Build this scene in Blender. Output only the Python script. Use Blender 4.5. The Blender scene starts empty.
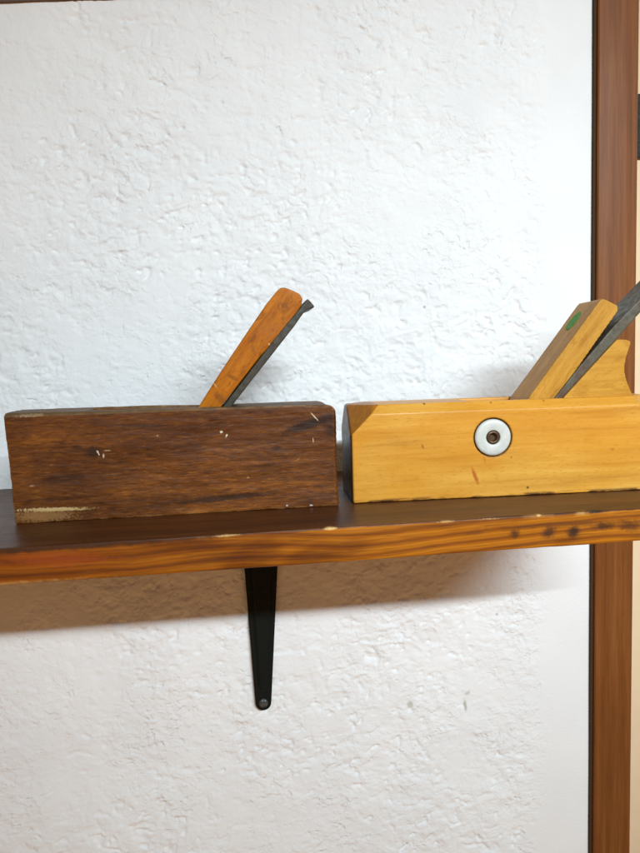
import bpy, bmesh, math, random
import numpy as np
from mathutils import Vector, Matrix, noise

random.seed(4)
SC = bpy.context.scene
COL = SC.collection

# ------------------------------------------------------------------ helpers
def link(name, me, mat=None, parent=None):
    o = bpy.data.objects.new(name, me)
    COL.objects.link(o)
    if mat: me.materials.append(mat)
    if parent: o.parent = parent
    return o

def tag(o, label=None, cat=None, kind=None, group=None):
    if label: o['label'] = label
    if cat: o['category'] = cat
    if kind: o['kind'] = kind
    if group: o['group'] = group
    return o

def empty(name, loc, rz=0.0):
    o = bpy.data.objects.new(name, None)
    o.empty_display_size = 0.02
    COL.objects.link(o)
    o.location = loc
    o.rotation_euler = (0, 0, rz)
    return o

def bm_box(x0, x1, y0, y1, z0, z1):
    bm = bmesh.new()
    vs = [bm.verts.new(p) for p in ((x0,y0,z0),(x1,y0,z0),(x1,y1,z0),(x0,y1,z0),(x0,y0,z1),(x1,y0,z1),(x1,y1,z1),(x0,y1,z1))]
    for f in ((0,3,2,1),(4,5,6,7),(0,1,5,4),(1,2,6,5),(2,3,7,6),(3,0,4,7)):
        bm.faces.new([vs[i] for i in f])
    return bm

def cut(bm, co, no):
    """keep the side the normal points away from, close the hole"""
    g = bm.verts[:] + bm.edges[:] + bm.faces[:]
    r = bmesh.ops.bisect_plane(bm, geom=g, plane_co=co, plane_no=Vector(no).normalized(), clear_outer=True)
    e = [x for x in r['geom_cut'] if isinstance(x, bmesh.types.BMEdge)]
    if e: bmesh.ops.edgeloop_fill(bm, edges=e)
    bmesh.ops.recalc_face_normals(bm, faces=bm.faces)

def prism(poly, y0, y1):
    """polygon in x,z pushed from y0 to y1"""
    bm = bmesh.new()
    a = [bm.verts.new((x, y0, z)) for x, z in poly]
    b = [bm.verts.new((x, y1, z)) for x, z in poly]
    n = len(poly)
    bm.faces.new(a); bm.faces.new(b[::-1])
    for i in range(n):
        bm.faces.new((a[i], b[i], b[(i+1) % n], a[(i+1) % n]))
    bmesh.ops.recalc_face_normals(bm, faces=bm.faces)
    return bm

def to_mesh(bm, name):
    me = bpy.data.meshes.new(name)
    bm.to_mesh(me); bm.free()
    return me

def evaluated(o, name):
    dg = bpy.context.evaluated_depsgraph_get()
    me = bpy.data.meshes.new_from_object(o.evaluated_get(dg))
    me.name = name
    return me

def subtract(me, cutter_bm, name):
    o = bpy.data.objects.new('tmp', me); COL.objects.link(o)
    c = bpy.data.objects.new('tmpc', to_mesh(cutter_bm, 'tmpc')); COL.objects.link(c)
    m = o.modifiers.new('b', 'BOOLEAN'); m.operation = 'DIFFERENCE'; m.object = c; m.solver = 'EXACT'
    out = evaluated(o, name)
    bpy.data.objects.remove(o); bpy.data.objects.remove(c)
    return out

def worn(me, name, voxel=0.001, smooth=4, amp=0.0004, scale=0.02, fine=0.00012, seed=0.0):
    """turn a crisp solid into a dense one with softened, slightly uneven edges and faces"""
    o = bpy.data.objects.new('tmp', me); COL.objects.link(o)
    m = o.modifiers.new('r', 'REMESH'); m.mode = 'VOXEL'; m.voxel_size = voxel; m.adaptivity = 0
    s = o.modifiers.new('s', 'SMOOTH'); s.iterations = smooth; s.factor = 0.5
    out = evaluated(o, name)
    bpy.data.objects.remove(o)
    n = len(out.vertices)
    co = np.empty(n*3, 'f'); out.vertices.foreach_get('co', co); co = co.reshape(-1, 3)
    no = np.empty(n*3, 'f'); out.vertex_normals.foreach_get('vector', no); no = no.reshape(-1, 3)
    d = vnoise(co/np.array([scale*2.5, scale, scale]) + seed)*amp + vnoise(co/np.array([scale*.5, scale*.12, scale*.12]) + seed + 9)*fine
    co = co + no*d[:, None]
    out.vertices.foreach_set('co', co.astype('f').ravel())
    out.polygons.foreach_set('use_smooth', [True]*len(out.polygons))
    out.update()
    return out

def _hash(ix, iy, iz):
    h = (ix*374761393 + iy*668265263 + iz*2147483647 + 1274126177) & 0xffffffff
    h = ((h ^ (h >> 13))*1274126177) & 0xffffffff
    h = ((h ^ (h >> 16))*2246822519) & 0xffffffff
    return ((h ^ (h >> 15)) & 0xffffff)/float(0x7fffff) - 1.0

def vnoise(p):
    """value noise in -1..1 on an (n,3) array"""
    p = np.asarray(p, 'd')
    i = np.floor(p).astype(np.int64); f = p - i
    f = f*f*f*(f*(f*6-15)+10)
    r = 0
    for dx in (0, 1):
        wx = f[:, 0] if dx else 1-f[:, 0]
        for dy in (0, 1):
            wy = f[:, 1] if dy else 1-f[:, 1]
            for dz in (0, 1):
                wz = f[:, 2] if dz else 1-f[:, 2]
                r = r + wx*wy*wz*_hash(i[:, 0]+dx, i[:, 1]+dy, i[:, 2]+dz)
    return r

def fbm(p, o=4, g=0.5):
    r = 0; a = 1.0; s = 0
    for k in range(o):
        r = r + a*vnoise(p*(2.03**k) + 17.3*k); s += a; a *= g
    return r/s

# ------------------------------------------------------------------ material toolkit
class NT:
    def __init__(self, name):
        self.m = bpy.data.materials.new(name); self.m.use_nodes = True
        self.t = self.m.node_tree; self.t.nodes.clear()
        self.out = self.t.nodes.new('ShaderNodeOutputMaterial')
        self.b = self.t.nodes.new('ShaderNodeBsdfPrincipled')
        self.t.links.new(self.b.outputs[0], self.out.inputs[0])
        self.tc = self.t.nodes.new('ShaderNodeTexCoord').outputs['Object']
    def n(self, k, **kw):
        x = self.t.nodes.new('ShaderNode'+k)
        for a, v in kw.items(): setattr(x, a, v)
        return x
    def set(self, sock, v):
        if hasattr(v, 'links') or isinstance(v, bpy.types.NodeSocket): self.t.links.new(v, sock)
        else: sock.default_value = v
    def scale(self, v, s):
        x = self.n('Mapping'); self.set(x.inputs[0], v); x.inputs['Scale'].default_value = s; return x.outputs[0]
    def off(self, v, s):
        x = self.n('Mapping'); self.set(x.inputs[0], v); x.inputs['Location'].default_value = s; return x.outputs[0]
    def noise(self, v, s=1.0, d=4, r=0.55, dist=0.0):
        x = self.n('TexNoise'); self.set(x.inputs['Vector'], v); x.inputs['Scale'].default_value = s
        x.inputs['Detail'].default_value = d; x.inputs['Roughness'].default_value = r; x.inputs['Distortion'].default_value = dist
        return x.outputs['Fac']
    def ramp(self, v, stops, interp='LINEAR'):
        x = self.n('ValToRGB'); self.set(x.inputs[0], v); cr = x.color_ramp; cr.interpolation = interp
        while len(cr.elements) < len(stops): cr.elements.new(0.5)
        for e, (p, c) in zip(cr.elements, stops):
            e.position = p; e.color = (c, c, c, 1) if isinstance(c, (int, float)) else (*c, 1)
        return x.outputs[0]
    def math(self, op, a, b=0.0, clamp=False):
        x = self.n('Math', operation=op); x.use_clamp = clamp; self.set(x.inputs[0], a); self.set(x.inputs[1], b); return x.outputs[0]
    def mix(self, f, a, b, mode='MIX'):
        x = self.n('MixRGB', blend_type=mode); self.set(x.inputs[0], f)
        self.set(x.inputs[1], a if not isinstance(a, tuple) else (*a, 1)); self.set(x.inputs[2], b if not isinstance(b, tuple) else (*b, 1))
        return x.outputs[0]
    def rng(self, v, a, b, c=0.0, d=1.0, smooth=True):
        x = self.n('MapRange'); x.interpolation_type = 'SMOOTHSTEP' if smooth else 'LINEAR'
        self.set(x.inputs[0], v)
        for i, q in zip((1, 2, 3, 4), (a, b, c, d)): x.inputs[i].default_value = q
        return x.outputs[0]
    def sep(self, v):
        x = self.n('SeparateXYZ'); self.set(x.inputs[0], v); return x.outputs
    def comb(self, a, b, c):
        x = self.n('CombineXYZ')
        for i, q in enumerate((a, b, c)): self.set(x.inputs[i], q)
        return x.outputs[0]
    def spot(self, c, r, ang=0.0, soft=0.35, rough=0.5, ns=300.0):
        """1 inside a ragged ellipsoid blotch at c with radii r, 0 outside; ang turns it in the x,z plane"""
        s = self.n('VectorMath', operation='SUBTRACT'); self.set(s.inputs[0], self.tc); s.inputs[1].default_value = c
        rt = self.n('VectorRotate', rotation_type='Y_AXIS'); self.set(rt.inputs['Vector'], s.outputs[0]); rt.inputs['Angle'].default_value = ang
        m = self.n('VectorMath', operation='MULTIPLY'); self.set(m.inputs[0], rt.outputs[0]); m.inputs[1].default_value = tuple(1/q for q in r)
        l = self.n('VectorMath', operation='LENGTH'); self.set(l.inputs[0], m.outputs[0])
        nz = self.noise(self.tc, ns, 4, 0.7)
        d = self.math('ADD', l.outputs['Value'], self.math('MULTIPLY', self.math('SUBTRACT', nz, 0.5), rough*4))
        return self.rng(d, 1+soft, 1-soft)
    def bump(self, h, dist, strength=1.0, prev=None):
        x = self.n('Bump'); x.inputs['Strength'].default_value = strength; x.inputs['Distance'].default_value = dist
        self.set(x.inputs['Height'], h)
        if prev: self.set(x.inputs['Normal'], prev)
        return x.outputs[0]
    def fin(self, col, rough=0.5, normal=None, metal=0.0, spec=0.5, coat=0.0, coatr=0.2):
        self.set(self.b.inputs['Base Color'], col if not isinstance(col, tuple) else (*col, 1))
        self.set(self.b.inputs['Roughness'], rough); self.b.inputs['Metallic'].default_value = metal
        self.b.inputs['Specular IOR Level'].default_value = spec
        self.b.inputs['Coat Weight'].default_value = coat; self.b.inputs['Coat Roughness'].default_value = coatr
        if normal: self.set(self.b.inputs['Normal'], normal)
        return self.m

def wood_old():
    T = NT('aged oak')
    g = T.noise(T.scale(T.tc, (13, 80, 150)), 1, 6, 0.66, 0.35)
    fle = T.noise(T.scale(T.off(T.tc, (1.3, 2, 5)), (120, 500, 800)), 1, 5, 0.74, 0.3)
    big = T.noise(T.scale(T.tc, (11, 22, 22)), 1, 3, 0.5, 0.6)
    c = T.ramp(g, [(0.26, (.075, .022, .0025)), (0.46, (.122, .037, .0045)), (0.60, (.170, .054, .007)), (0.80, (.28, .105, .018))])
    c = T.mix(T.rng(fle, 0.50, 0.64, 0, .75), c, (.050, .016, .005))
    c = T.mix(T.rng(fle, 0.46, 0.34, 0, .38), c, (.42, .16, .025))
    c = T.mix(T.rng(big, 0.40, 0.66), T.mix(1.0, c, (.78, .70, .66), 'MULTIPLY'), T.mix(1.0, c, (1.25, 1.15, 1.0), 'MULTIPLY'))
    z = T.sep(T.tc)[2]; y = T.sep(T.tc)[1]
    # dark knots and bruises on the cheek
    for p, r, a, k in [((.059, 0, .0485), (.006, .01, .004), 0, .75), ((.049, 0, .052), (.004, .01, .002), 0, .5), ((.215, 0, .062), (.021, .02, .0035), .28, .9), ((.232, 0, .058), (.006, .02, .006), 0, .7),
                       ((.150, 0, .0105), (.034, .02, .0022), .05, .75), ((.095, 0, .066), (.02, .01, .0014), -.04, .5), ((.190, 0, .045), (.003, .01, .0018), 0, .6),
                       ((.180, 0, .033), (.012, .01, .0012), .05, .5), ((.033, 0, .030), (.016, .01, .003), .1, .45), ((.04, 0, .0165), (.03, .01, .0012), .03, .5)]:
        c = T.mix(T.math('MULTIPLY', T.spot(p, r, a, .5, .35, 260), k), c, (.022, .009, .004))
    # bare, chipped edge at the lower left, flecks of old paint, a scratch
    for p, r, a, k, q in [((.030, 0, .0088), (.026, .012, .0016), -.03, .95, (.72, .50, .22)), ((.022, 0, .0045), (.024, .012, .0042), -.03, .60, (.42, .22, .075)), ((.19, 0, .068), (.02, .01, .0005), .03, .2, (.45, .22, .07)),
                          ((.0625, 0, .0480), (.0007, .01, .0022), .35, 1, (.85, .68, .48)), ((.0662, 0, .0455), (.0006, .01, .0016), 0, .9, (.85, .68, .48)),
                          ((.0690, 0, .0492), (.0022, .01, .0005), 0, .6, (.7, .5, .3)), ((.1500, 0, .0590), (.0012, .01, .0010), 0, 1, (.9, .8, .6)), ((.1535, 0, .0560), (.0007, .01, .0018), -.6, 1, (.9, .8, .6)),
                          ((.2185, 0, .0675), (.0005, .01, .0055), .72, 1, (.85, .62, .40)), ((.2170, 0, .0500), (.0005, .01, .0022), .1, .7, (.8, .6, .4)), ((.205, 0, .0360), (.0032, .01, .0004), .5, .5, (.6, .3, .12)),
                          ((.214, 0, .0012), (.0012, .01, .0008), 0, .8, (.9, .8, .7)), ((.196, 0, .0020), (.001, .01, .0007), 0, .7, (.8, .7, .6)), ((.016, 0, .0265), (.002, .01, .0006), 0, .5, (.6, .45, .3)),
                          ((.1045, 0, .0585), (.0006, .01, .0006), 0, .7, (.7, .5, .3)), ((.168, 0, .0245), (.0012, .01, .0006), 0, .6, (.65, .4, .2)), ((.018, 0, .0765), (.011, .006, .0012), 0, .7, (.7, .5, .28))]:
        c = T.mix(T.math('MULTIPLY', T.spot(p, tuple(v*.85 for v in r), a, .35, .75, 620), k*.85), c, tuple(v*.85 for v in q))
    # greyed top: the wall's reflection painted in as colour
    top_refl = T.math('MULTIPLY', T.rng(z, .0745, .0765), T.rng(T.noise(T.scale(T.tc, (30, 70, 70)), 1, 4), .35, .6, .35, .8))
    c = T.mix(top_refl, c, (.12, .080, .038))
    pt = T.n('NewGeometry').outputs['Pointiness']
    c = T.mix(T.math('MULTIPLY', T.rng(pt, .505, .56), T.rng(T.noise(T.tc, 90, 4, .6), .40, .62, 0, .75)), c, (.40, .20, .065))
    h = T.math('ADD', T.math('MULTIPLY', g, .6), T.math('MULTIPLY', fle, .8))
    return T.fin(c, T.rng(g, .3, .7, .55, .42), T.bump(h, .0006, .55), spec=.2)

def wood_beech():
    T = NT('golden beech')
    g = T.noise(T.scale(T.tc, (8, 90, 150)), 1, 5, 0.6, 0.35)
    fl = T.noise(T.scale(T.off(T.tc, (4, 1, 2)), (210, 1100, 900)), 1, 3, 0.5)
    big = T.noise(T.scale(T.tc, (13, 25, 30)), 1, 3, 0.5, 0.4)
    c = T.ramp(g, [(0.26, (.48, .195, .020)), (0.42, (.63, .290, .038)), (0.58, (.72, .355, .055)), (0.78, (.80, .44, .090))])
    c = T.mix(T.rng(fl, 0.54, 0.70, 0, .42), c, (.42, .16, .012))
    c = T.mix(T.rng(big, 0.38, 0.62, .38, 0), c, (.66, .24, .006))
    for p, r, a, k, q in [((.0955, 0, .0165), (.0014, .01, .0062), .35, .75, (.40, .07, .012)), ((.1030, 0, .0290), (.0006, .01, .003), .3, .5, (.45, .10, .02)),
                          ((.055, 0, .041), (.0007, .01, .0022), .45, .7, (.35, .08, .015)), ((.058, .002, .0735), (.0009, .01, .0009), 0, .9, (.12, .05, .02)),
                          ((.137, 0, .0058), (.0010, .01, .0010), 0, .9, (.10, .04, .012)), ((.124, 0, .0300), (.0006, .01, .0008), 0, .7, (.2, .07, .02)),
                          ((.205, 0, .0330), (.0015, .01, .0009), 0, .5, (.3, .10, .03)), ((.185, 0, .050), (.006, .01, .0004), 0, .3, (.35, .12, .02)),
                          ((.04, 0, .0155), (.012, .01, .0004), .03, .25, (.35, .14, .03)), ((.11, .003, .0725), (.0008, .01, .0008), 0, .7, (.2, .08, .02)), ((.152, .003, .0725), (.0009, .01, .0007), 0, .7, (.2, .08, .02))]:
        c = T.mix(T.math('MULTIPLY', T.spot(p, r, a, .4, .35, 500), k), c, q)
    c = T.mix(T.math('MULTIPLY', T.spot((.1098, 0, .0459), (.0153, .02, .0153), 0, .06, .03, 300), .9), c, (.05, .022, .008))  # shade of the button's recess painted as a dark ring
    sm = T.noise(T.scale(T.off(T.tc, (7, 3, 1)), (22, 30, 34)), 1, 5, .62)
    c = T.mix(T.rng(sm, .53, .72, 0, .40), c, (.56, .21, .010))
    pt = T.n('NewGeometry').outputs['Pointiness']
    c = T.mix(T.math('MULTIPLY', T.rng(pt, .505, .56), T.rng(T.noise(T.tc, 110, 4, .6), .42, .62, 0, .6)), c, (.30, .12, .02))
    x, y, z = T.sep(T.tc)[0:3]
    # patchy darker line along the sole edge
    gr = T.math('MULTIPLY', T.rng(z, .0030, .0004), T.rng(T.noise(T.scale(T.tc, (60, 20, 300)), 1, 4), .42, .6))
    c = T.mix(gr, c, (.10, .04, .012))
    # end grain at the left end, its shade painted in near-black
    c = T.mix(T.math('MULTIPLY', T.rng(x, .0016, .0004), .92), c, (.018, .016, .011))
    # end grain showing in the stopped corner
    e = T.math('MULTIPLY', T.rng(T.math('ADD', x, T.math('MULTIPLY', T.math('SUBTRACT', .0695, z), 1.0)), .0190, .0178), 1.0)
    c = T.mix(T.math('MULTIPLY', e, .80), c, T.ramp(T.noise(T.scale(T.tc, (300, 200, 60)), 1, 3), [(.3, (.20, .060, .006)), (.7, (.34, .110, .010))]))
    return T.fin(c, T.rng(g, .3, .7, .42, .32), T.bump(T.math('ADD', g, T.math('MULTIPLY', fl, .5)), .0002, .35), spec=.22)

def wood_piece(name, lo, hi, dark, ang=0.9, rough=.42, spots=()):
    """grain running along a piece leaning by ang in the x,z plane"""
    T = NT(name)
    rt = T.n('VectorRotate', rotation_type='Y_AXIS'); T.set(rt.inputs['Vector'], T.tc); rt.inputs['Angle'].default_value = ang
    v = rt.outputs[0]
    g = T.noise(T.scale(v, (16, 110, 170)), 1, 5, .6, .4)
    b = T.noise(T.scale(v, (60, 120, 120)), 1, 4, .6, .8)
    c = T.ramp(g, [(.32, lo), (.68, hi)])
    c = T.mix(T.rng(b, .50, .68, 0, .55), c, dark)
    sp = T.noise(T.scale(v, (260, 700, 900)), 1, 4, .7)
    c = T.mix(T.rng(sp, .54, .68, 0, .6), c, dark)
    for p, r, a, k, q in spots:
        c = T.mix(T.math('MULTIPLY', T.spot(p, r, a, .4, .3, 500), k), c, q)
    return T.fin(c, rough, T.bump(T.math('ADD', g, T.math('MULTIPLY', sp, .6)), .0003, .5), spec=.12)

def wood_shelf():
    T = NT('stained pine')
    x, y, z = T.sep(T.tc)[0:3]
    warp = T.noise(T.scale(T.tc, (3.6, 3, 9)), 1, 1.5, .4, .1)
    w2 = T.noise(T.scale(T.off(T.tc, (3, 0, 1)), (20, 8, 40)), 1, 3, .5)
    # growth rings: bent bands across the board's thickness
    ph = T.math('ADD', T.math('MULTIPLY', z, 125.0), T.math('MULTIPLY', warp, 6.5))
    ph = T.math('ADD', ph, T.math('MULTIPLY', w2, .55))
    ph = T.math('ADD', ph, T.math('MULTIPLY', y, 60.0))
    ring = T.math('FRACT', ph)
    thin = T.math('FRACT', T.math('ADD', T.math('MULTIPLY', ph, 3.0), T.math('MULTIPLY', w2, 1.0)))
    fine = T.noise(T.scale(T.tc, (26, 60, 620)), 1, 5, .68)
    c = T.ramp(ring, [(0.0, (.20, .054, .003)), (.08, (.27, .075, .004)), (.30, (.42, .130, .005)), (.58, (.50, .168, .007)), (.88, (.36, .102, .004)), (1.0, (.20, .054, .003))])
    c = T.mix(T.rng(fine, .47, .68, 0, .55), c, (.12, .036, .006))
    c = T.mix(T.rng(thin, .55, .95, 0, .38), c, (.17, .050, .006))
    big = T.noise(T.scale(T.tc, (8, 8, 26)), 1, 3, .5, .4)
    # redder, darker stain towards the left end, blotchy elsewhere
    c = T.mix(T.rng(T.math('ADD', x, T.math('MULTIPLY', T.math('SUBTRACT', big, .5), .22)), 0.05, -.16, 0, .85), c, T.mix(1.0, c, (.48, .34, .30), 'MULTIPLY'))
    c = T.mix(T.rng(big, .46, .34, 0, .6), c, T.mix(1.0, c, (.40, .30, .30), 'MULTIPLY'))
    for p, r, a, k, q in [((-.150, -.229, -.0085), (.030, .01, .0045), -.08, .55, (.34, .060, .010)), ((-.245, -.229, -.0035), (.05, .01, .004), 0, .85, (.030, .014, .008)), ((-.16, -.229, -.0015), (.08, .01, .0018), 0, .8, (.035, .016, .008)),
                          ((.148, -.229, -.0122), (.0030, .01, .0025), 0, .8, (.045, .020, .010)), ((.172, -.229, -.0128), (.0045, .01, .0034), 0, .85, (.05, .020, .012)), ((.190, -.229, -.0135), (.0042, .01, .0038), 0, .9, (.030, .014, .010)),
                          ((.213, -.229, -.0108), (.0075, .01, .0022), 0, .8, (.040, .016, .008)), ((.232, -.229, -.0125), (.0075, .01, .0032), 0, .7, (.05, .02, .01)), ((.19, -.229, -.0080), (.05, .01, .0016), -.02, .55, (.09, .028, .010)),
                          ((.120, -.229, -.0098), (.006, .01, .0012), 0, .45, (.10, .03, .01)), ((-.21, -.229, -.0225), (.06, .01, .0014), 0, .7, (.52, .27, .085))]:
        c = T.mix(T.math('MULTIPLY', T.spot(p, r, a, .70, .50, 170), k), c, q)
    # the top is stained nearly black-brown and worn through to pale wood along its front edge
    topc = T.ramp(T.noise(T.scale(T.tc, (6, 60, 60)), 1, 5, .6, .3), [(.3, (.044, .012, .002)), (.55, (.088, .025, .004)), (.8, (.15, .046, .008))])
    edge = T.math('ADD', z, T.math('MULTIPLY', T.math('SUBTRACT', T.noise(T.scale(T.tc, (60, 60, 60)), 1, 5, .65), .5), .0022))
    tm = T.rng(edge, -.0013, -.0004)
    wear = T.math('MULTIPLY', T.math('MULTIPLY', T.rng(edge, -.0030, -.0013), T.rng(edge, .0006, -.0006)), T.rng(T.noise(T.scale(T.tc, (45, 30, 10)), 1, 4), .50, .62, 0, .75))
    wear = T.math('MULTIPLY', wear, T.rng(T.noise(T.scale(T.off(T.tc, (2, 4, 1)), (17, 10, 10)), 1, 3), .46, .62))
    wear = T.math('MULTIPLY', T.math('MULTIPLY', wear, T.rng(x, -.12, .06)), T.rng(y, -.2245, -.2275))
    c = T.mix(tm, c, topc)
    c = T.mix(wear, c, (.62, .32, .085))
    for p, r, a, k in [((.022, -.228, -.0005), (.004, .003, .0009), 0, .95), ((.165, -.228, -.0006), (.0016, .002, .0008), 0, .9), ((.13, -.227, -.0008), (.010, .002, .0007), 0, .6), ((-.045, -.228, -.0008), (.008, .002, .0007), 0, .6), ((.10, -.228, -.0008), (.006, .002, .0007), 0, .5)]:
        c = T.mix(T.math('MULTIPLY', T.spot(p, r, a, .4, .4, 500), k), c, (.72, .45, .16))
    c = T.mix(T.spot((.207, -.226, .0), (.006, .004, .0018), 0, .4, .3, 300), c, (.012, .007, .005))
    rg = T.mix(tm, (.42, .42, .42), (.40, .40, .40))
    return T.fin(c, rg, T.bump(T.math('ADD', fine, T.math('MULTIPLY', ring, .3)), .0003, .4), spec=.25)

def metal(name, col, rough=.45, met=.8, rust=None, amt=0.0, sc=200, spec=.5):
    T = NT(name)
    n = T.noise(T.tc, sc, 5, .65)
    c = T.ramp(n, [(.3, tuple(q*.6 for q in col)), (.7, tuple(min(1, q*1.35) for q in col))])
    if rust: c = T.mix(T.rng(T.noise(T.tc, sc*.35, 5, .7), .50, .64, 0, amt), c, rust)
    return T.fin(c, T.rng(n, .3, .7, rough+.12, rough-.08), T.bump(n, .00008, .5), metal=met, spec=spec)

def plaster():
    T = NT('white plaster')
    n = T.noise(T.tc, 9, 4, .6)
    c = T.ramp(n, [(.3, (.80, .80, .80)), (.7, (.86, .86, .855))])
    for p, r, a, k, q in [((.1336, 0, -.2493), (.0030, .02, .0032), 0, .55, (.34, .36, .22)), ((.1935, 0, -.2560), (.0016, .02, .0060), .1, .65, (.30, .33, .20)), ((.196, 0, -.2430), (.0030, .02, .0016), .5, .45, (.30, .33, .20)),
                          ((.156, 0, .1600), (.0014, .02, .0014), 0, .6, (.25, .22, .2)), ((.229, 0, -.1600), (.0014, .02, .0014), 0, .6, (.35, .33, .3))]:
        c = T.mix(T.math('MULTIPLY', T.spot(p, r, a, .5, .4, 260), k), c, q)
    x = T.sep(T.tc)[0]
    w = T.n('VectorMath', operation='ADD'); T.set(w.inputs[0], T.tc)
    wn = T.n('TexNoise'); T.set(wn.inputs['Vector'], T.tc); wn.inputs['Scale'].default_value = 55; wn.inputs['Detail'].default_value = 2
    ws = T.n('VectorMath', operation='SCALE'); T.set(ws.inputs[0], wn.outputs['Color']); ws.inputs['Scale'].default_value = .009; T.set(w.inputs[1], ws.outputs[0])
    q = w.outputs[0]
    xe = T.math('ADD', x, T.math('MULTIPLY', T.math('SUBTRACT', T.noise(T.tc, 22, 4, .65), .5), .055))
    rough = T.math('MULTIPLY', T.rng(xe, .290, .262), T.rng(T.noise(T.tc, 13, 3, .6), .36, .64, .12, 1))
    a = T.rng(T.noise(T.scale(q, (1, 1, 1.25)), 60, 2.5, .5), .45, .64)          # torn plateaus
    b = T.rng(T.noise(T.scale(q, (1, 1, 1.2)), 135, 2.5, .5), .40, .70)          # small crumbs
    p = T.rng(T.noise(T.off(q, (3, 1, 2)), 120, 2, .5), .74, .60, -1, 0)       # pits
    hh = T.math('ADD', T.math('ADD', T.math('MULTIPLY', a, .80), T.math('MULTIPLY', b, .55)), T.math('MULTIPLY', p, 1.0))
    hh = T.math('MULTIPLY', hh, rough)
    g = T.noise(T.tc, 420, 5, .68)
    nn = T.bump(g, .0009, .45)
    return T.fin(c, .78, T.bump(hh, .0012, .62, nn), spec=.2)

def laminate():
    T = NT('brown laminate')
    g = T.noise(T.scale(T.tc, (150, 150, 6)), 1, 6, .66)
    f = T.noise(T.scale(T.tc, (700, 700, 30)), 1, 4, .65)
    c = T.ramp(g, [(.30, (.130, .040, .009)), (.50, (.190, .062, .014)), (.70, (.250, .090, .024))])
    c = T.mix(T.rng(f, .5, .75, 0, .4), c, (.10, .030, .008))
    c = T.mix(T.spot((.356, -.012, -.078), (.0008, .01, .0008), 0, .4, .3, 300), c, (.8, .7, .6))
    return T.fin(c, .42, T.bump(f, .0001, .3), spec=.2)

# ------------------------------------------------------------------ setting
def build_wall():
    xs = np.concatenate([np.arange(-.62, -.34, .006), np.arange(-.34, .332, .00112)])
    zs = np.concatenate([np.arange(-.75, -.50, .006), np.arange(-.50, .52, .00112), np.arange(.52, .75, .006)])
    X, Z = np.meshgrid(xs, zs)
    P = np.stack([X.ravel(), np.zeros(X.size), Z.ravel()], 1)
    w = np.stack([vnoise(P*60+3), P[:, 0]*0, vnoise(P*60+40)], 1)*.004
    Q = P + w
    base = fbm(Q*11, 3)                                  # slow waves of the trowel
    a = fbm(Q*np.array([75, 1, 95])+5, 4, .55)           # lumps
    plate = np.clip(a*2.6+.25, -1, .55)                  # flattened tops
    rid = 1-np.abs(fbm(Q*np.array([34, 1, 46])+11, 3))*7.0
    rid = np.clip(rid, 0, 1)**1.5                        # thin drag ridges
    fine = fbm(Q*260+2, 3, .6)
    pit = np.clip(fbm(Q*np.array([125, 1, 150])+31, 2)*3.2-1.15, 0, 1)
    crk = np.clip(1-np.abs(fbm(Q*np.array([62, 1, 80])+91, 3))*16, 0, 1)*np.clip(vnoise(P*45+13)*2.2-.3, 0, 1)   # short tears
    cre = np.clip(.5-np.abs(fbm(Q*np.array([120, 1, 150])+71, 4, .6))*5, 0, .5)*np.clip(.3+vnoise(P*30+23)*2, 0, 1)
    m = np.clip(.65+fbm(P*8+60, 3)*1.5, .25, 1)          # rougher and calmer patches
    h = base*.0016 + m*(plate*.00062 + rid*.00050*np.clip(.4+vnoise(P*14+7)*1.5, 0, 1) + fine*.00026 - pit*.00120 - crk*.0008 - cre*.00065)
    # smoothed strip beside the door frame
    ed = .279 + fbm(P*40+80, 3)*.006 - .010*np.clip(-P[:, 2]/.3, -.5, 1)
    s = np.clip((ed-P[:, 0])/.022+.3, 0, 1); s = s*s*(3-2*s)
    h = h*s + (1-s)*(fbm(P*9+4, 2)*.0004)
    v = P.copy(); v[:, 1] = -h*1.25
    nx, nz = len(xs), len(zs)
    i = (np.arange(nz-1)[:, None]*nx + np.arange(nx-1)[None, :]).ravel()
    F = np.stack([i, i+1, i+nx+1, i+nx], 1)
    me = bpy.data.meshes.new('wall')
    me.vertices.add(len(v)); me.vertices.foreach_set('co', v.astype('f').ravel())
    me.loops.add(F.size); me.loops.foreach_set('vertex_index', F.astype('i').ravel())
    me.polygons.add(len(F)); me.polygons.foreach_set('loop_start', np.arange(0, F.size, 4, dtype='i'))
    me.polygons.foreach_set('loop_total', np.full(len(F), 4, 'i'))
    me.update(); me.validate()
    me.polygons.foreach_set('use_smooth', [True]*len(F))
    # the wall's thickness, ending behind the door frame
    bm = bmesh.new(); bm.from_mesh(me)
    x1, x0 = .3318, -.62
    q = bm_box(x0, .3335, .006, .10, -.75, .75)
    o = link('wall', me, plaster())
    bm.free()
    tag(o, kind='structure')
    c = link('wall_core', to_mesh(q, 'wall_core'), o.data.materials[0]); tag(c, kind='structure')
    return o
wall = build_wall()

def build_side():
    T = NT('beige paint')
    n = T.noise(T.tc, 30, 4, .6)
    m = T.fin(T.ramp(n, [(.3, (.82, .62, .40)), (.7, (.86, .66, .44))]), .7, T.bump(T.noise(T.tc, 300, 3), .0004, .3), spec=.2)
    o = link('side_wall', to_mesh(bm_box(.30, 1.1, .104, .15, -.75, .75), 'side_wall'), m)
    tag(o, kind='structure')
build_side()

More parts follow.
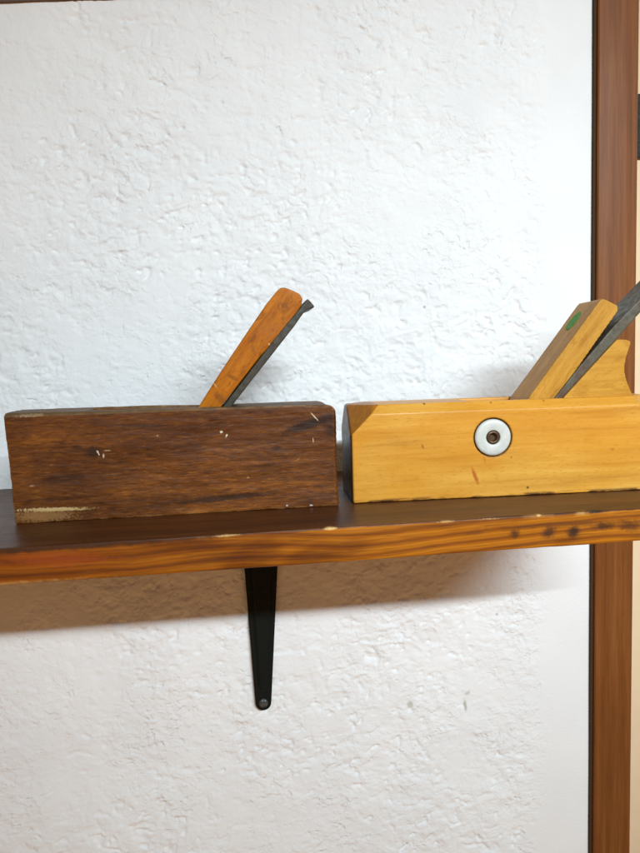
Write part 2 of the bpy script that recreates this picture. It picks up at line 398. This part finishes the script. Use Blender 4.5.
# door frame: moulded laminate casing with a groove
def build_frame():
    root = empty('door_frame', (.3355, 0, -.75))
    tag(root, 'tall brown wood-grain door frame on the right edge of the white wall', 'door frame')
    m = laminate()
    bm = bmesh.new()
    prof = [(0, .02), (0, -.0048), (.0012, -.0060), (.0145, -.0064), (.0300, -.0065), (.0418, -.0060), (.0430, -.0048), (.0430, .02)]
    lo = [bm.verts.new((x, y, 0)) for x, y in prof]; hi = [bm.verts.new((x, y, 1.5)) for x, y in prof]
    for i in range(len(prof)-1): bm.faces.new((lo[i], lo[i+1], hi[i+1], hi[i]))
    bm.faces.new(lo[::-1]); bm.faces.new(hi); bm.faces.new((lo[-1], lo[0], hi[0], hi[-1]))
    bmesh.ops.recalc_face_normals(bm, faces=bm.faces)
    o = link('casing', to_mesh(bm, 'casing'), m, root)
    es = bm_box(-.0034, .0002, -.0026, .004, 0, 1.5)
    k = NT('painted groove shade').fin((.060, .034, .018), .7, spec=.05)  # dark strip put in for the shaded groove along the casing
    link('groove_shade', to_mesh(es, 'groove_shade'), k, root)
    j = link('jamb', to_mesh(bm_box(.004, .040, .0205, .1035, 0, 1.5), 'jamb'), m, root)
build_frame()

# dark ribbed fitting beyond the frame
def build_fitting():
    root = empty('hinge', (.448, .104, .372))
    tag(root, 'dark ribbed metal fitting on the beige wall behind the door frame', 'hinge')
    m = metal('blackened steel', (.010, .014, .013), .5, .0, spec=.3)
    bm = bm_box(-.004, .05, -.006, 0, -.036, .036)
    bmesh.ops.bevel(bm, geom=bm.edges[:], offset=.001, segments=2, affect='EDGES')
    link('plate', to_mesh(bm, 'hinge_plate'), m, root)
    for z in (-.024, 0, .024):
        b = bmesh.new()
        bmesh.ops.create_cone(b, cap_ends=True, segments=24, radius1=.006, radius2=.006, depth=.020, matrix=Matrix.Translation((.012, -.009, z)))
        link('knuckle', to_mesh(b, 'knuckle'), m, root)
build_fitting()

# board touching the very top of the view
def build_top():
    T = NT('dark varnished wood')
    g = T.noise(T.scale(T.tc, (10, 80, 120)), 1, 5, .6)
    m = T.fin(T.ramp(g, [(.3, (.06, .028, .018)), (.7, (.13, .065, .04))]), .45, T.bump(g, .0003, .4))
    bm = bm_box(-.30, .262, -.006, .004, 0, .085)
    bmesh.ops.bevel(bm, geom=bm.edges[:], offset=.0015, segments=2, affect='EDGES')
    o = link('wall_board', to_mesh(bm, 'wall_board'), m)
    o.location = (-.22, 0, .4318); o.rotation_euler = (0, -math.atan2(.0145, .2218), 0)
    tag(o, 'thin dark wooden board edge along the top left of the white wall', 'board')
build_top()

# ------------------------------------------------------------------ shelf
def build_shelf():
    root = empty('wall_shelf', (0, 0, 0))
    tag(root, 'stained wooden wall shelf on a black bracket, carrying both wooden hand planes', 'shelf')
    T = wood_shelf()
    bm = bm_box(-.46, .286, -.229, .003, -.0233, 0)
    me = worn(to_mesh(bm, 'b'), 'board', voxel=.0013, smooth=2, amp=.00028, scale=.02, fine=.00012, seed=3)
    link('board', me, T, root)
    # bracket: pressed black steel, arm on the wall and arm under the board
    bk = metal('black painted steel', (.004, .006, .0055), .5, .0, spec=.18)
    def arm_outline(w0, w1, L, n=12):
        pts = [(-w0/2, 0), (w0/2, 0)]
        r = w1/2
        for k in range(n+1):
            a = -math.pi*k/n
            pts.append((r*math.cos(a), -(L-r)+r*math.sin(a)))
        return pts
    L = .2135
    up = prism(arm_outline(.0405, .0158, L), -.0050, -.0015)
    bmesh.ops.bevel(up, geom=up.edges[:], offset=.0006, segments=2, affect='EDGES')
    br = link('bracket', to_mesh(up, 'bracket'), bk, root)
    br.location = (-.0140, -.0012, -.0232); br.rotation_euler = (0, math.radians(1.2), 0)
    # stiffening rib, and the arm under the board
    ribp = [(-.0125, -.012), (.0125, -.012), (.0040, -L+.024), (-.0040, -L+.024)]
    rb = prism(ribp, -.0085, -.0049)
    bmesh.ops.bevel(rb, geom=rb.edges[:], offset=.0015, segments=3, affect='EDGES')
    link('rib', to_mesh(rb, 'rib'), bk, br)
    ua = prism([(-.020, -.0040), (.020, -.0040), (.020, -.0003), (-.020, -.0003)], -.185, -.0052)
    for v in ua.verts:
        if v.co.y < -.1: v.co.x *= .45
    bmesh.ops.bevel(ua, geom=ua.edges[:], offset=.0006, segments=2, affect='EDGES')
    link('arm', to_mesh(ua, 'arm'), bk, br)
    # screw in the round toe
    sc = bmesh.new()
    bmesh.ops.create_uvsphere(sc, u_segments=28, v_segments=14, radius=.0046)
    for v in sc.verts: v.co.y *= .45
    for v in sc.verts:
        if abs(v.co.x) < .0007 and v.co.y < -.0008 or abs(v.co.z) < .0007 and v.co.y < -.0008: v.co.y += .0012
    s = link('screw', to_mesh(sc, 'screw'), metal('dull screw steel', (.10, .105, .10), .4, .7), br)
    s.location = (0, -.0054, -L+.0082)
    for p in s.data.polygons: p.use_smooth = True
build_shelf()

# ------------------------------------------------------------------ dark plane
P1 = empty('hand_plane', (-.196, -.1612, .0004), -.0027)
tag(P1, 'old dark brown wooden plane with scuffed side and slim orange-brown wedge', 'hand plane', group='wooden hand planes on the shelf')
def build_p1():
    L, W = .235, .0564
    bm = bm_box(0, L, 0, W, 0, .084)
    cut(bm, (0, 0, .0785), (.0118, 0, 1))                       # top falls a little to the right
    # left end leans, corners eased
    cut(bm, (.0030, 0, 0), (-1, 0, -.035))
    for k in range(1, 8):
        a = math.pi/2*k/8; rr = .0065; cc = Vector((L-rr, 0, .0755-rr))
        n = Vector((math.cos(a), 0, math.sin(a))); cut(bm, cc + n*rr, n)
    cut(bm, (L-.0020, 0, 0), (1, -1, 0))
    cut(bm, (0, .0010, .0770), (0, -1, 1.1))
    cut(bm, (0, W-.0010, .0770), (0, 1, 1.1))
    me = to_mesh(bm, 'b1')
    # wedge-shaped throat sloping down to the mouth
    th = prism([(.052, .10), (.052, .0785), (.060, .060), (.092, .004), (.098, .004), (.1608, .076), (.182, .10)], .0098, W-.0098)
    me = subtract(me, th, 'b1')
    me = worn(me, 'body', voxel=.00095, smooth=5, amp=.0005, scale=.018, fine=.00016, seed=1)
    link('body', me, wood_old(), P1)
    # wedge with eased, hammered head
    w = [(.1040, .0330), (.1090, .0270), (.1488, .0748), (.1806, .1130), (.2038, .1378), (.2130, .1498), (.2139, .1549), (.2117, .1585), (.2046, .1619), (.2010, .1632), (.1980, .1632), (.1957, .1617),
         (.1865, .1512), (.1732, .1330), (.1601, .1152), (.1460, .0949), (.1327, .0754)]
    bm = prism(w, .0108, .0448)
    me = worn(to_mesh(bm, 'w'), 'wedge', voxel=.0007, smooth=3, amp=.00028, scale=.02, fine=0, seed=5)
    link('wedge', me, wood_piece('amber wedge wood', (.34, .090, .003), (.52, .165, .005), (.15, .035, .002), .9, .42,
         [((.200, .0108, .150), (.004, .01, .0016), -.6, .5, (.14, .05, .01)), ((.150, .0108, .083), (.006, .01, .0025), -.9, .55, (.16, .045, .01)), ((.160, .0108, .098), (.004, .01, .0015), -.5, .5, (.13, .045, .01)),
          ((.176, .0108, .118), (.0015, .01, .004), .3, .4, (.18, .06, .01)), ((.188, .0108, .1215), (.0012, .01, .0005), -.9, .7, (.7, .55, .3)), ((.146, .0108, .094), (.0006, .01, .004), .6, .5, (.6, .4, .15))]), P1)
    # iron: tapered bar with a mushroomed head
    ir = [(.0990, .0060), (.1028, .0060), (.1592, .0781), (.2074, .1352), (.2140, .1440), (.2168, .1464), (.2225, .1483), (.2221, .1497), (.2182, .1542), (.2171, .1545), (.2152, .1519), (.2096, .1458), (.1932, .1275), (.1505, .0752)]
    bm = prism(ir, .0105, .0455)
    me = worn(to_mesh(bm, 'i'), 'iron', voxel=.0006, smooth=2, amp=.00010, scale=.02, fine=.00005, seed=8)
    link('iron', me, metal('dark aged steel', (.042, .036, .022), .5, .0, (.06, .030, .012), .6, 260, spec=.35), P1)
build_p1()

# ------------------------------------------------------------------ golden plane
P2 = empty('hand_plane', (.0502, -.157, .0004), -.0576)
tag(P2, 'light golden beech hand plane with a white round button on its side', 'hand plane', group='wooden hand planes on the shelf')
def build_p2():
    L, W, H = .2425, .0640, .0738
    bm = bm_box(0, L, 0, W, 0, H)
    cut(bm, (0, 0, .0672), (0, -1, .95))
    cut(bm, (0, W, .0672), (0, 1, .95))
    for s, x0 in ((-1, 0), (1, L)):
        q = x0 - s*.0182
        # stopped corner: a plane through the side, the chamfer and the top
        a, b, c = Vector((x0 - s*.0005, 0, .0515)), Vector((q, 0, .0690)), Vector((q - s*.0004, .0055, H + .0004))
        n = (b-a).cross(c-a).normalized()
        if n.x*s < 0: n = -n
        cut(bm, a, n)
        m = lambda v: Vector((v.x, W-v.y, v.z))
        n2 = Vector((n.x, -n.y, n.z)); cut(bm, m(a), n2)
        cut(bm, (x0 - s*.0012, 0, H), (s*1, 0, .7))
        cut(bm, (x0 - s*.0012, 0, 0), (s*1, -.8, 0))
    me = to_mesh(bm, 'b2')
    th = prism([(.095, .10), (.095, .0738), (.100, .060), (.118, .004), (.124, .004), (.1715, .072), (.192, .10)], .0105, W-.0105)
    me = subtract(me, th, 'b2')
    # seat for the round button
    cy = bmesh.new(); bmesh.ops.create_cone(cy, cap_ends=True, segments=64, radius1=.0150, radius2=.0150, depth=.006, matrix=Matrix.Translation((.1098, 0, .0459)) @ Matrix.Rotation(math.pi/2, 4, 'X'))
    me = subtract(me, cy, 'b2')
    me = worn(me, 'body', voxel=.0009, smooth=3, amp=.00022, scale=.03, fine=.00006, seed=2)
    body = link('body', me, wood_beech(), P2)
    # button
    T = NT('ivory white plastic')
    n = T.noise(T.tc, 180, 4, .6)
    mp = T.fin(T.ramp(n, [(.3, (.56, .56, .51)), (.7, (.68, .68, .63))]), .35, T.bump(n, .0002, .2), spec=.5)
    def lathe(prof, seg=64):
        bm = bmesh.new(); rings = []
        for r, y in prof:
            rings.append([bm.verts.new((r*math.cos(2*math.pi*k/seg), y, r*math.sin(2*math.pi*k/seg))) for k in range(seg)])
        for a, b in zip(rings, rings[1:]):
            for k in range(seg): bm.faces.new((a[k], a[(k+1) % seg], b[(k+1) % seg], b[k]))
        bm.faces.new(rings[0]) if prof[0][0] > 0 else None
        bm.faces.new(rings[-1][::-1])
        bmesh.ops.recalc_face_normals(bm, faces=bm.faces)
        for f in bm.faces: f.smooth = len(f.verts) == 4
        return bm
    b = link('button', to_mesh(lathe([(.0139, .0028), (.0141, .0004), (.0136, -.0004), (.0120, -.0009), (.0062, -.0010), (.0056, -.0007), (.0054, .0000), (.0053, .0022)]), 'button'), mp, P2)
    b.location = (.1098, .0002, .0459)
    sc = link('screw', to_mesh(lathe([(.0052, .0020), (.0052, -.0002), (.0046, -.0008), (.0034, -.0009), (.0028, -.0002), (.0026, .0019)], 40), 'screw'),
              metal('bronze screw', (.11, .062, .034), .4, .7), b)
    # dark ring where the button sits in its hole
    # wedge
    w = [(.1180, .0300), (.1215, .0290), (.1649, .0735), (.2140, .1392), (.2152, .1412), (.2146, .1446), (.2046, .1496), (.2015, .1500), (.1995, .1480), (.1423, .0742)]
    bm = prism(w, .0120, .0500)
    me = worn(to_mesh(bm, 'w2'), 'wedge', voxel=.0008, smooth=3, amp=.0002, scale=.02, fine=0, seed=6)
    wd = link('wedge', me, wood_piece('beech wedge wood', (.44, .200, .024), (.60, .300, .045), (.32, .13, .014), .92, .38), P2)
    # green oval stamp on the wedge's front face
    st = bmesh.new()
    d = Vector((.1995-.1423, 0, .1480-.0742)).normalized()
    nrm = Vector((-d.z, 0, d.x))
    cen = Vector((.1423, 0, .0742)) + d*.0765 + Vector((0, .034, 0)) + nrm*.00035
    ring = []
    for k in range(48):
        a = 2*math.pi*k/48
        ring.append(st.verts.new(cen + d*(.0092*math.cos(a)) + Vector((0, 1, 0))*(.0066*math.sin(a))))
    st.faces.new(ring)
    r = bmesh.ops.extrude_face_region(st, geom=st.faces[:])
    bmesh.ops.translate(st, verts=[v for v in r['geom'] if isinstance(v, bmesh.types.BMVert)], vec=-nrm*.0006)
    bmesh.ops.recalc_face_normals(st, faces=st.faces)
    T = NT('green stamp ink')
    n = T.noise(T.tc, 420, 3, .6)
    sm = link('stamp', to_mesh(st, 'stamp'), T.fin(T.ramp(n, [(.35, (.045, .27, .025)), (.60, (.07, .33, .035)), (.72, (.22, .26, .04))]), .6, spec=.3), wd)
    sm['label'] = 'green oval stamp near the top of the wedge'
    # iron
    ir = [(.1240, .0090), (.1268, .0090), (.1695, .0733), (.1934, .0982), (.2112, .1163), (.2322, .1383), (.2660, .1725), (.2705, .1790), (.2690, .1830), (.2650, .1810), (.2321, .1490), (.2111, .1288), (.1837, .0984), (.1632, .0738)]
    bm = prism(ir, .0106, .0446)
    me = worn(to_mesh(bm, 'i2'), 'iron', voxel=.0006, smooth=2, amp=.00012, scale=.02, fine=.00004, seed=11)
    link('iron', me, metal('dark pitted steel', (.085, .070, .042), .5, .0, (.075, .032, .010), .85, 150, spec=.45), P2)
    # horn-shaped rear support with a hollowed back
    base = [(.1640, .0650), (.1712, .0744), (.2128, .1172), (.2150, .1184), (.2215, .1180), (.2252, .1166), (.2254, .1150)]
    curve = []
    for k in range(1, 13):
        t = k/12
        z = .1150 + (.0728-.1150)*t
        x = .2254 - .0052*math.sin(math.pi*min(1, t*1.02))**1.1 + .0022*t**3
        curve.append((x, z))
    bm = prism(base + curve + [(.2274, .0650)], .0112, .0528)
    me = worn(to_mesh(bm, 'h'), 'handle', voxel=.0008, smooth=4, amp=.0002, scale=.02, fine=0, seed=7)
    link('handle', me, wood_piece('beech handle wood', (.48, .22, .026), (.62, .32, .048), (.40, .17, .018), .0, .38), P2)
build_p2()

# ------------------------------------------------------------------ light
def area(name, loc, target, size, sy, power, col):
    l = bpy.data.lights.new(name, 'AREA'); l.shape = 'RECTANGLE'; l.size = size; l.size_y = sy; l.energy = power; l.color = col
    o = bpy.data.objects.new(name, l); COL.objects.link(o); o.location = loc
    o.rotation_euler = (Vector(target)-Vector(loc)).to_track_quat('-Z', 'Y').to_euler()
    return o
# one long fluorescent tube, level with the shelf's edge, up in front and to the right
tube = area('fluorescent_tube', (.60, -1.80, .815), (.30, 0, .03), 1.30, .020, 6.5, (.785, .90, .965))
tube.data.spread = math.radians(56)

w = bpy.data.worlds.new('World'); SC.world = w; w.use_nodes = True
nt = w.node_tree; bg = nt.nodes['Background']
tc = nt.nodes.new('ShaderNodeTexCoord'); sp = nt.nodes.new('ShaderNodeSeparateXYZ'); nt.links.new(tc.outputs['Generated'], sp.inputs[0])
mr = nt.nodes.new('ShaderNodeMapRange'); nt.links.new(sp.outputs[2], mr.inputs[0]); mr.inputs[1].default_value = -1; mr.inputs[2].default_value = 1
rp = nt.nodes.new('ShaderNodeValToRGB'); nt.links.new(mr.outputs[0], rp.inputs[0])
rp.color_ramp.elements[0].position = .30; rp.color_ramp.elements[0].color = (.73, .36, .12, 1)
rp.color_ramp.elements[1].position = .65; rp.color_ramp.elements[1].color = (.20, .22, .21, 1)
nt.links.new(rp.outputs[0], bg.inputs[0]); bg.inputs[1].default_value = .61

# ------------------------------------------------------------------ camera
f, yaw, pitch, roll = 672.725, .13318, .08972, .03094
cd = bpy.data.cameras.new('camera'); cam = bpy.data.objects.new('camera', cd); COL.objects.link(cam)
cy, sy, cp, sp_ = math.cos(yaw), math.sin(yaw), math.cos(pitch), math.sin(pitch)
F = Vector((sy*cp, cy*cp, -sp_)); R = Vector((cy, -sy, 0)); U = R.cross(F)
R2 = R*math.cos(roll) - U*math.sin(roll); U2 = R*math.sin(roll) + U*math.cos(roll)
M = Matrix((R2, U2, -F)).transposed().to_4x4(); M.translation = Vector((-.03954, -.65423, .105))
cam.matrix_world = M
cd.sensor_fit = 'VERTICAL'; cd.sensor_height = 32.0; cd.lens = f/853*32.0
cd.clip_start = .01; cd.clip_end = 50
SC.camera = cam
SC.render.resolution_x = 768; SC.render.resolution_y = 1024
SC.view_settings.view_transform = 'Standard'; SC.view_settings.look = 'None'; SC.view_settings.gamma = 1
SC.view_settings.exposure = 0.0
